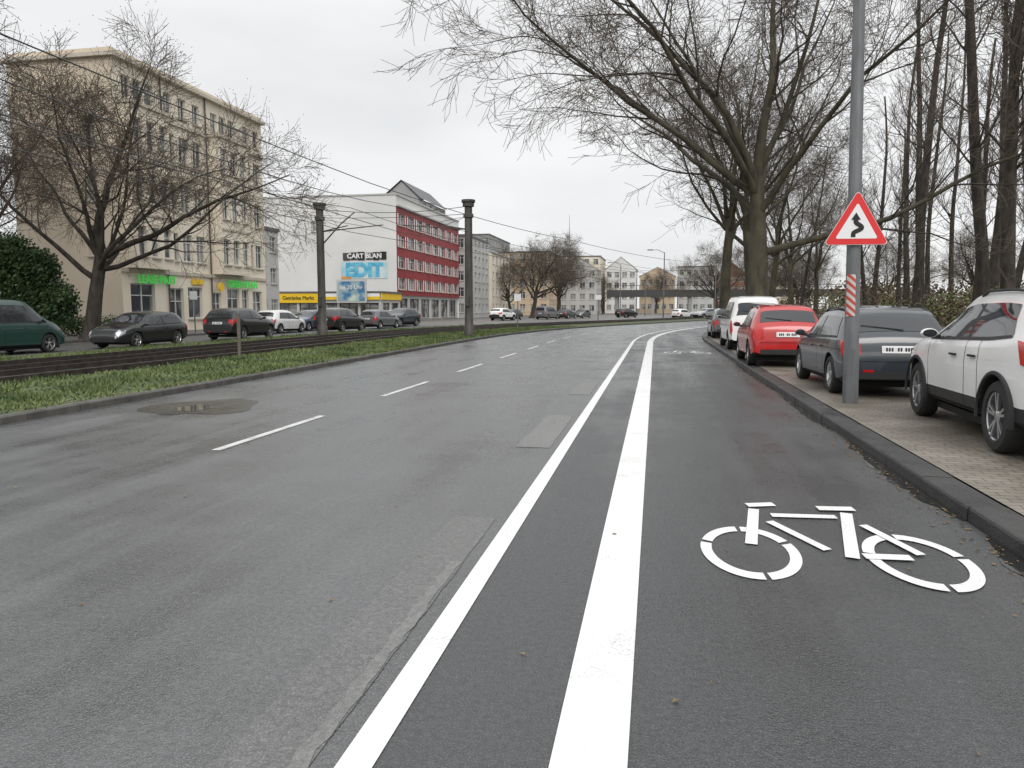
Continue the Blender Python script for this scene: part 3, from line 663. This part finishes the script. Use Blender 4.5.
mx=nt.nodes.new('ShaderNodeMix'); mx.data_type='RGBA'; mx.inputs[6].default_value=(.50,.07,.05,1); mx.inputs[7].default_value=(.55,.53,.49,1); nt.links.new(a4.outputs[0],mx.inputs[0]); nt.links.new(mx.outputs[2],bs.inputs['Base Color'])
b=MB(); n=8
for i in range(n):
    t0=rad(-150+70*i/n);t1=rad(-150+70*(i+1)/n); r_=.1145
    b.face([(r_*math.cos(t0),r_*math.sin(t0),1.36),(r_*math.cos(t1),r_*math.sin(t1),1.36),(r_*math.cos(t1),r_*math.sin(t1),2.0),(r_*math.cos(t0),r_*math.sin(t0),2.0)],m)
o=b.obj('reflective_marker',loc=(3.035,12.35,.115)); o.rotation_euler[1]=rad(-1.3)
# ------------------------------------------------------------------ tram masts + wires
def mast(x,y,arm,lamp=False):
    r_=empty('tram_mast',(x,y,.1)); b=MB()
    b.lathe((0,0,0),(0,0,1),[(.27,0),(.27,.5),(.23,.55),(.21,2.5),(.20,6.2),(.27,6.22),(.27,6.4),(.20,6.42),(.20,6.75),(.30,6.78),(.30,6.95),(.36,7.0),(.36,7.12),(.0,7.16)],20,M['mast'])
    for s in arm: b.tube([(0,0,5.6),(s,0,5.9)],[.035,.03],6,M['mast']); b.tube([(0,0,6.3),(s*.7,0,5.85)],[.012,.012],4,M['wire'])
    if lamp: b.tube([(0,0,4.8),(1.2,0,6.0),(2.0,0,6.6)],[.04,.035,.03],6,M['mast'])
    b.box(-.1,.1,-.30,-.2,1.6,2.1,M['mast'])
    b.obj('mast_body',r_,smooth=40)
mast(-17.9,38,(1.6,3.6),True); mast(-9.7,38.3,(-1.8,-3.6))
def wire(pts,name,r_=.016,sag=.25):
    b=MB(); pp=[]
    for p,q in zip(pts[:-1],pts[1:]):
        p=Vector(p);q=Vector(q)
        for i in range(9): t=i/8; v=p.lerp(q,t); v.z-=sag*4*t*(1-t); pp.append(v)
    b.tube(pp,[r_]*len(pp),4,M['wire']); b.obj(name)
for x,zz,sg in((-13.7,5.7,.02),(-16.3,5.7,.02),(-13.7,7.0,.7),(-16.3,7.0,.7)):
    wire([(x,-30,zz),(x,3,zz),(x,38.5,zz),(x+bend(72),72.5,zz),(x+bend(110),110,zz)],'overhead_wire',sag=sg)
wire([(-17.9,38,6.9),(-31,40,9.5)],'span_wire'); wire([(-9.7,38.3,6.9),(-17.9,38,6.9)],'span_wire'); wire([(-9.7,38.3,6.5),(-31,55,9)],'span_wire')
wire([(-15,-20,8.2),(-15,38,8.2),(-15+bend(72),72,8.2),(-15+bend(110),110,8.2)],'feeder_cable',r_=.022,sag=.3)
def post(x,y,h,r_=.05,mt='wood',plt=None):
    b=MB(); b.lathe((0,0,0),(0,0,1),[(r_,0),(r_,h-.03),(r_*.7,h),(0,h)],8,M[mt])
    if plt: b.box(-plt,plt,-r_-.02,-r_-.005,h-.6,h-.1,M['signwhite'])
    b.obj('sign_post' if plt else 'marker_post',loc=(x,y,.1),smooth=40)
post(-12.2,20.2,1.35); post(-9.6,52,2.6,.04,'galv',.25); post(-6,80,3,.05,'galv',.3); post(-27,40,2.6,.04,'galv',.25)
for (x,y) in((1,95),(-5.5,120),(8,105),(16,125),(-2,150),(22,110)):
    r_=MB(); r_.lathe((0,0,0),(0,0,1),[(.09,0),(.06,8),(.05,8.5)],8,M['galv']); r_.tube([(0,0,8.4),(-.8,0,8.8),(-1.6,0,8.8)],[.04,.04,.03],6,M['galv']); r_.box(-2.1,-1.4,-.12,.12,8.74,8.86,M['galv']); r_.obj('street_lamp',loc=(x,y,0))
b=MB()
for i in range(28):
    y=9+i*2.0; x=9.0+bend(y); b.box(x-.05,x+.05,y-.05,y+.05,0,1.0,M['wood'])
    x2=9.0+bend(y+2)
    for z in(.5,.88): b.tube([(x,y,z),(x2,y+2,z)],[.035,.035],6,M['wood'])
b.obj('park_fence',loc=(0,0,.1))
# ------------------------------------------------------------------ buildings
def facade(wall,glassb,frameb,O,a,w,h,wins,m,fm='frame',dep=.2,gm='wglass',z0=0,bars=True,sill=True):
    O=Vector(O); a=Vector(a).normalized(); up=Vector((0,0,1)); n=a.cross(up)
    xs=sorted({0,w}|{v for q in wins for v in q[:2]}); zs=sorted({z0,h}|{v for q in wins for v in q[2:4]})
    Pt=lambda x,z,d=0:O+a*x+up*z-n*d
    for x0,x1 in zip(xs[:-1],xs[1:]):
        for za,zb in zip(zs[:-1],zs[1:]):
            cx,cz=(x0+x1)/2,(za+zb)/2
            if any(q[0]<cx<q[1] and q[2]<cz<q[3] for q in wins): continue
            wall.face([Pt(x0,za),Pt(x1,za),Pt(x1,zb),Pt(x0,zb)],m)
    for q in wins:
        x0,x1,za,zb=q[:4]
        for A,B in(((x0,za),(x0,zb)),((x0,zb),(x1,zb)),((x1,zb),(x1,za)),((x1,za),(x0,za))):
            wall.face([Pt(*A),Pt(*B),Pt(*B,dep),Pt(*A,dep)],m)
        glassb.face([Pt(x0,za,dep),Pt(x1,za,dep),Pt(x1,zb,dep),Pt(x0,zb,dep)],M[gm])
        f=.07
        def bar(xa,xb,zc,zd): frameb.obox(Pt((xa+xb)/2,(zc+zd)/2,dep-.04),a*(xb-xa)/2,n*.035,up*(zd-zc)/2,M[fm])
        bar(x0+.002,x0+f,za,zb);bar(x1-f,x1-.002,za,zb);bar(x0+f,x1-f,za+.002,za+f);bar(x0+f,x1-f,zb-f,zb-.002)
        if bars and x1-x0>.8: bar((x0+x1)/2-.035,(x0+x1)/2+.035,za+f,zb-f)
        if bars and zb-za>1.4 and x1-x0>.7:
            zz=za+(zb-za)*.7; bar(x0+f,(x0+x1)/2-.035,zz-.03,zz+.03); bar((x0+x1)/2+.035,x1-f,zz-.03,zz+.03)
        if sill: frameb.obox(Pt((x0+x1)/2,za-.05,-.05),a*((x1-x0)/2+.08),n*.08,up*.045,M['stone'])
def apartment():
    root=empty('apartment_building'); wl,gb,fb=MB(),MB(),MB()
    X=-31.0; Y0,Y1=39.0,55.6; TOP=16.0
    rows=[(4.7,6.5),(7.9,9.7),(11.1,12.8)]
    wins=[]
    for za,zb in rows:
        for c in(5.0,6.5,8.0,14.3,15.7): wins.append((c-.5,c+.5,za,zb))
    for c in(1.2,2.2,3.2,5.0,6.5,8.0,10.1,11.2,12.3,14.3,15.7): wins.append((c-.4,c+.4,14.0,15.3))
    shop=[(.7,2.9,.7,3.1),(4.4,5.8,.05,2.9),(6.3,7.9,.9,3.0),(9.2,10.2,.05,2.7),(11.0,12.6,.7,3.0),(13.0,13.9,.7,3.0),(14.5,15.9,.05,2.9)]
    facade(wl,gb,fb,(X,Y0,0),(0,1,0),Y1-Y0,TOP,wins+shop,M['cream'])
    for (c0,c1) in((.4,3.9),(9.3,13.1)):
        ws=[]; k=(c1-c0)/3
        for za,zb in rows:
            for i in range(3): ws.append((i*k+.22,(i+1)*k-.22,za,zb))
        facade(wl,gb,fb,(X+.8,Y0+c0,0),(0,1,0),c1-c0,13.5,ws,M['cream'],z0=4.0)
        for yy in(Y0+c0,Y0+c1): wl.face([(X,yy,4.0),(X+.8,yy,4.0),(X+.8,yy,13.5),(X,yy,13.5)],M['cream'])
        wl.face([(X,Y0+c0,4.0),(X+.8,Y0+c0,4.0),(X+.8,Y0+c1,4.0),(X,Y0+c1,4.0)],M['cream'])
        wl.box(X+.01,X+.95,Y0+c0-.1,Y0+c1+.1,13.5,13.7,M['stone'])
        nb=22
        for i in range(nb): fb.box(X+.87,X+.89,Y0+c0+.05+i*(c1-c0-.1)/(nb-1),Y0+c0+.07+i*(c1-c0-.1)/(nb-1),13.7,14.5,M['dframe'])
        fb.box(X+.86,X+.9,Y0+c0,Y0+c1,14.5,14.55,M['dframe'])
        for z in(7.1,10.3): wl.box(X+.802,X+.86,Y0+c0,Y0+c1,z,z+.15,M['stone'])
    wl.box(X-7.2,X+.35,Y0-.25,Y1+.1,TOP,TOP+.22,M['stone']); wl.box(X-6.9,X+.1,Y0-.05,Y1-.05,TOP+.222,TOP+.5,M['cream2'])
    wl.box(X+.003,X+.14,Y0+4.0,Y0+9.2,13.4,13.6,M['stone']); wl.box(X+.003,X+.14,Y0+13.2,Y1,13.4,13.6,M['stone'])
    wl.box(X+.003,X+.14,Y0,Y1,3.75,3.97,M['stone'])
    sw=[(1.0,3.6,.9,3.0)]
    for za,zb in rows: sw+= [(4.9,5.7,za,zb)]
    facade(wl,gb,fb,(-38.0,Y0,0),(1,0,0),7.0,TOP,sw,M['cream2'])
    wl.face([(-38,Y0,0),(-38,Y0,TOP),(-38,Y1,TOP),(-38,Y1,0)],M['cream2']); wl.face([(-38,Y1,0),(-38,Y1,TOP),(X,Y1,TOP),(X,Y1,0)],M['cream2'])
    fb.tube([(X+.1,Y0+4.2,0),(X+.1,Y0+4.2,TOP)],[.05,.05],6,M['dframe']); fb.tube([(X+.1,Y0+8.95,0),(X+.1,Y0+8.95,TOP)],[.05,.05],6,M['dframe'])
    wl.obj('walls',root); gb.obj('windows',root); fb.obj('window_frames',root)
    rt=(rad(90),0,rad(90))
    text('shop_sign','LEASE·PART',.7,(X+.2,Y0+3.0,3.35),rt,M['green'],root,off=.015); text('shop_sign','GREEN·PLAN',.7,(X+.2,Y0+12.9,3.35),rt,M['green'],root,off=.015)
    s=MB(); s.box(X+.05,X+.14,Y0+6.7,Y0+7.9,3.2,3.55,M['yellow']); s.lathe((X+.4,Y0+9.6,3.1),(1,0,0),[(0,-.05),(.32,-.05),(.32,.05),(0,.05)],20,M['yellow'])
    s.obj('shop_panels',root)
apartment()
def block(name,x0,x1,y0,y1,h,m,fcols,frows,side=(),win=(1.2,1.5),roofm='roof',fm='frame',front_cols=0,pitch=0):
    root=empty(name); wl,gb,fb=MB(),MB(),MB(); Ln=y1-y0
    fh=h/frows; wins=[]
    for r_ in range(frows):
        for c in range(fcols):
            cx=(c+.5)*Ln/fcols; wins.append((cx-win[0]/2,cx+win[0]/2,r_*fh+fh*.32,r_*fh+fh*.32+win[1]))
    facade(wl,gb,fb,(x1,y0,0),(0,1,0),Ln,h,wins,m,fm)
    fw=[]
    for r_ in range(frows):
        for c in range(front_cols):
            cx=(c+.5)*(x1-x0)/front_cols; fw.append((cx-win[0]/2,cx+win[0]/2,r_*fh+fh*.32,r_*fh+fh*.32+win[1]))
    facade(wl,gb,fb,(x0,y0,0),(1,0,0),x1-x0,h,fw,side or m,fm)
    wl.face([(x0,y0,0),(x0,y0,h),(x0,y1,h),(x0,y1,0)],m); wl.face([(x0,y1,0),(x0,y1,h),(x1,y1,h),(x1,y1,0)],m)
    if pitch:
        xm=(x0+x1)/2; wl.face([(x1+.3,y0-.2,h),(x1+.3,y1,h),(xm,y1,h+pitch),(xm,y0-.2,h+pitch)],M[roofm]); wl.face([(x0-.3,y0-.2,h),(xm,y0-.2,h+pitch),(xm,y1,h+pitch),(x0-.3,y1,h)],M[roofm]); wl.face([(x0,y0,h),(x1,y0,h),(xm,y0,h+pitch)],m)
    else: wl.box(x0-.15,x1+.15,y0-.15,y1+.1,h+.003,h+.3,M[roofm])
    wl.obj('walls',root); gb.obj('windows',root); fb.obj('window_frames',root); return root
block('corner_house',-44,-36.5,62,68,9.0,M['lgrey'],3,3,front_cols=3,side=M['lgrey'])
def redblock():
    root=empty('red_front_building'); wl,gb,fb=MB(),MB(),MB(); X=-31; Y0,Y1=86.8,116; H=13.9; T=15.2
    wins=[]
    for r_ in range(4):
        z=3.9+r_*2.6
        for c in range(8): cx=1.9+c*3.6; wins.append((cx-1.25,cx+1.25,z,z+1.4))
    shop=[(1+c*4.7,4.8+c*4.7,.3,2.8) for c in range(6)]
    facade(wl,gb,fb,(X,Y0,0),(0,1,0),Y1-Y0,H,wins,M['red'],z0=3.2)
    facade(wl,gb,fb,(X-.3,Y0,0),(0,1,0),Y1-Y0,3.2,shop,M['lgrey'],fm='dframe')
    wl.face([(X-.3,Y0,3.2),(X,Y0,3.2),(X,Y1,3.2),(X-.3,Y1,3.2)],M['lgrey'])
    for r_ in range(4):
        z=3.9+r_*2.6
        for c in range(8): cx=1.9+c*3.6; wl.box(X+.004,X+.06,Y0+cx-1.45,Y0+cx-1.27,z,z+1.4,M['signwhite']); wl.box(X+.004,X+.06,Y0+cx+1.27,Y0+cx+1.45,z,z+1.4,M['signwhite'])
    facade(wl,gb,fb,(-52,Y0,0),(1,0,0),21,T,[(10,10.9,11,12.3)],M['white'])
    wl.face([(-52,Y0,0),(-52,Y0,T),(-52,Y1,T),(-52,Y1,0)],M['white']); wl.face([(-52,Y1,0),(-52,Y1,T),(X,Y1,T),(X,Y1,0)],M['white'])
    wl.face([(X-.01,Y0,H),(X-.01,Y1,H),(X-.01,Y1,T),(X-.01,Y0,T)],M['white'])
    wl.box(-52.1,X+.15,Y0-.1,Y1,T,T+.18,M['lgrey']); wl.box(X+.004,X+.3,Y0,Y1,H-.02,H+.2,M['lgrey'])
    ya,yb=102,115.5; xl,xc=-38.5,-35.5
    facade(wl,gb,fb,(X-2.0,ya,0),(0,1,0),yb-ya,17.0,[(1+c*3.1,3.2+c*3.1,15.7,16.8) for c in range(4)],M['grey'],z0=15.4)
    wl.face([(xl,ya,15.4),(X-2.0,ya,15.4),(X-2.0,ya,17.0),(xc,ya,19.4),(xl,ya,17.0)],M['grey'])
    wl.face([(X-1.7,ya-.3,17.0),(X-1.7,yb,17.0),(xc,yb,19.6),(xc,ya-.3,19.6)],M['roof']); wl.face([(xl-.3,ya-.3,17.0),(xc,ya-.3,19.6),(xc,yb,19.6),(xl-.3,yb,17.0)],M['roof'])
    wl.obj('walls',root); gb.obj('windows',root); fb.obj('window_frames',root)
    s=MB()
    for i,(xa,xb) in enumerate(((-37.9,-37.0),(-36.9,-36.1),(-36.0,-35.1),(-34.9,-34.1),(-34.0,-33.2),(-33.1,-32.3))): s.box(xa,xb,Y0-.12,Y0-.03,7.45+.06*(i%2),8.35+.05*(i%3),M['black'] if i%3 else M['dframe'])
    s.box(-38.2,-32.2,Y0-.05,Y0-.02,5.2,7.2,M['mblue']); s.box(-38.2,-36.9,Y0-.08,Y0-.055,5.2,5.5,M['orangep']); s.obj('mural_panels',root)
    text('mural','CART BLAN',.8,(-35.1,Y0-.16,7.93),(rad(90),0,0),M['signwhite'],root,sx=1.05,off=.02)
    text('mural','EDIT',2.2,(-35.2,Y0-.09,6.2),(rad(90),0,0),M['cyan'],root,sx=1.05,off=.11)
redblock()
def lowshop():
    root=empty('shop_pavilion'); wl,gb,fb=MB(),MB(),MB(); y=80
    facade(wl,gb,fb,(-48.5,y,0),(1,0,0),18,3.3,[(.5+i*2.5,2.7+i*2.5,.3,2.2) for i in range(7)],M['lgrey'],fm='dframe')
    facade(wl,gb,fb,(-30.5,y,0),(0,1,0),6.4,3.3,[(.6,2.8,.3,2.2),(3.4,5.8,.3,2.2)],M['lgrey'],fm='dframe')
    wl.box(-48.7,-30.2,y-.25,y+6.6,3.301,3.5,M['roof']); s=MB()
    s.box(-48.5,-37.5,y-.2,y-.05,2.2,3.28,M['yellow']); s.box(-37.4,-30.6,y-.2,y-.05,2.55,3.28,M['signwhite']); s.box(-37.4,-30.6,y-.21,y-.201,2.55,2.9,M['yellow']); s.box(-30.45,-30.3,y-.2,y+6.4,2.55,3.28,M['yellow'])
    wl.obj('walls',root); gb.obj('windows',root); fb.obj('window_frames',root); s.obj('fascia',root)
    text('fascia_text','Dengos',1.15,(-45.6,y-.23,2.75),(rad(90),0,0),M['black'],root,off=.025); text('fascia_text','Getränke Markt',.6,(-40.5,y-.23,2.75),(rad(90),0,0),M['black'],root)
    r2=empty('billboard'); q=MB(); q.box(-35.6,-32.0,79.4,79.55,2.2,4.8,M['lgrey']); q.box(-35.4,-32.2,79.36,79.395,2.4,4.6,M['poster'])
    for xx in(-35,-32.6): q.tube([(xx,79.47,0),(xx,79.47,2.2)],[.08,.08],8,M['mast'])
    q.obj('board',r2); text('board_text','bis 20 Uhr',.65,(-33.8,79.33,3.9),(rad(90),0,0),M['signwhite'],r2)
lowshop()
block('town_house',-42,-29.5,117,131,13.0,M['lgrey'],5,5,front_cols=4)
block('town_house',-42,-29,131.2,150,11.5,M['cream'],6,4,front_cols=4,pitch=3)
block('town_house',-38,-23.5,166,186,14,M['orange'],6,5,front_cols=6,win=(1.3,1.6))
block('town_house',-23,-14,180,196,11,M['lgrey'],5,4,front_cols=4,win=(1.3,1.4),pitch=3)
block('town_house',-30,-16.5,226,250,17,M['cream'],6,5,front_cols=5,win=(1.5,1.6))
block('town_house',-15.5,-6,235,250,13.5,M['white'],4,4,front_cols=4,win=(1.5,1.6),pitch=4)
block('town_house',-5,6,240,250,11.5,M['orange'],4,3,front_cols=5,win=(1.4,1.6),pitch=3)
block('town_house',7,18,243,252,14.5,M['lgrey'],4,4,front_cols=5,win=(1.4,1.6))
block('town_house',19,28,245,260,12,M['brick'],4,4,front_cols=4,win=(1.4,1.6),pitch=4)
block('town_house',29,45,247,260,11,M['cream2'],4,3,front_cols=7,win=(1.4,1.6))
block('office_building',-60,-46,205,235,22,M['grey'],8,6,front_cols=6,win=(1.8,1.6))
b=MB(); b.box(-12,50,188,194,4.4,6.1,M['dframe'])
for x in range(-10,50,9): b.box(x,x+.8,188.4,193.6,0,4.4,M['grey'])
for x in range(-12,50,2): b.box(x,x+.1,188.02,188.12,6.102,7.1,M['dframe'])
b.box(-12,50,188.02,188.12,7.102,7.22,M['dframe']); b.obj('railway_bridge')
b=MB(); b.lathe((0,0,0),(0,0,1),[(.5,0),(.35,20),(.3,27)],8,M['lgrey']); b.lathe((0,0,19),(0,0,1),[(.3,0),(2.2,.4),(2.2,2.2),(.3,2.6)],16,M['grey']); b.lathe((0,0,26),(0,0,1),[(.12,0),(.05,8)],6,M['galv']); b.obj('radio_mast',loc=(-30,262,0))
# ------------------------------------------------------------------ sky + light
w=bpy.data.worlds.new('World'); scene.world=w; w.use_nodes=True; nt=w.node_tree; L=nt.links.new
bg=nt.nodes['Background']; bg.inputs['Strength'].default_value=.1
sky=nt.nodes.new('ShaderNodeTexSky'); sky.sky_type='NISHITA'; sky.sun_disc=False; sky.sun_elevation=rad(40); sky.sun_rotation=rad(200)
tc=nt.nodes.new('ShaderNodeTexCoord'); sp=nt.nodes.new('ShaderNodeSeparateXYZ'); L(tc.outputs['Generated'],sp.inputs[0])
mr=nt.nodes.new('ShaderNodeMapRange'); mr.inputs[1].default_value=.35; mr.inputs[2].default_value=1; mr.inputs[3].default_value=1; mr.inputs[4].default_value=2.1; L(sp.outputs[2],mr.inputs[0])
mp=nt.nodes.new('ShaderNodeMapping'); mp.inputs['Scale'].default_value=(1,1,3.2); L(tc.outputs['Generated'],mp.inputs[0])
nz=nt.nodes.new('ShaderNodeTexNoise'); nz.inputs['Scale'].default_value=2.2; nz.inputs['Detail'].default_value=5; L(mp.outputs[0],nz.inputs['Vector'])
cr=nt.nodes.new('ShaderNodeValToRGB'); cr.color_ramp.elements[0].position=.3; cr.color_ramp.elements[1].position=.7; cr.color_ramp.elements[0].color=(.80,.812,.825,1); cr.color_ramp.elements[1].color=(1.0,1.0,1.0,1); L(nz.outputs['Fac'],cr.inputs[0])
v1=nt.nodes.new('ShaderNodeVectorMath'); v1.operation='SCALE'; L(cr.outputs[0],v1.inputs[0]); L(mr.outputs[0],v1.inputs['Scale'])
v2=nt.nodes.new('ShaderNodeVectorMath'); v2.operation='SCALE'; v2.inputs['Scale'].default_value=10; L(v1.outputs[0],v2.inputs[0])
mx=nt.nodes.new('ShaderNodeMix'); mx.data_type='RGBA'; mx.inputs[0].default_value=.95; L(sky.outputs[0],mx.inputs[6]); L(v2.outputs[0],mx.inputs[7]); L(mx.outputs[2],bg.inputs['Color'])
sd=bpy.data.lights.new('sun','SUN'); sd.energy=1.1; sd.angle=rad(25); sd.color=(1,.97,.93); so=link('sun',sd); so.rotation_euler=(rad(50),0,rad(20))
# ------------------------------------------------------------------ camera
cd=bpy.data.cameras.new('camera'); cd.sensor_width=36; cd.lens=36*740/1024; cd.clip_end=4000; cd.clip_start=.05
co=link('camera',cd); co.location=(0,0,1.6); co.rotation_euler=(rad(90-5.86),0,rad(10.9)); scene.camera=co
scene.view_settings.view_transform='Standard'; scene.view_settings.look='None'; scene.view_settings.exposure=0
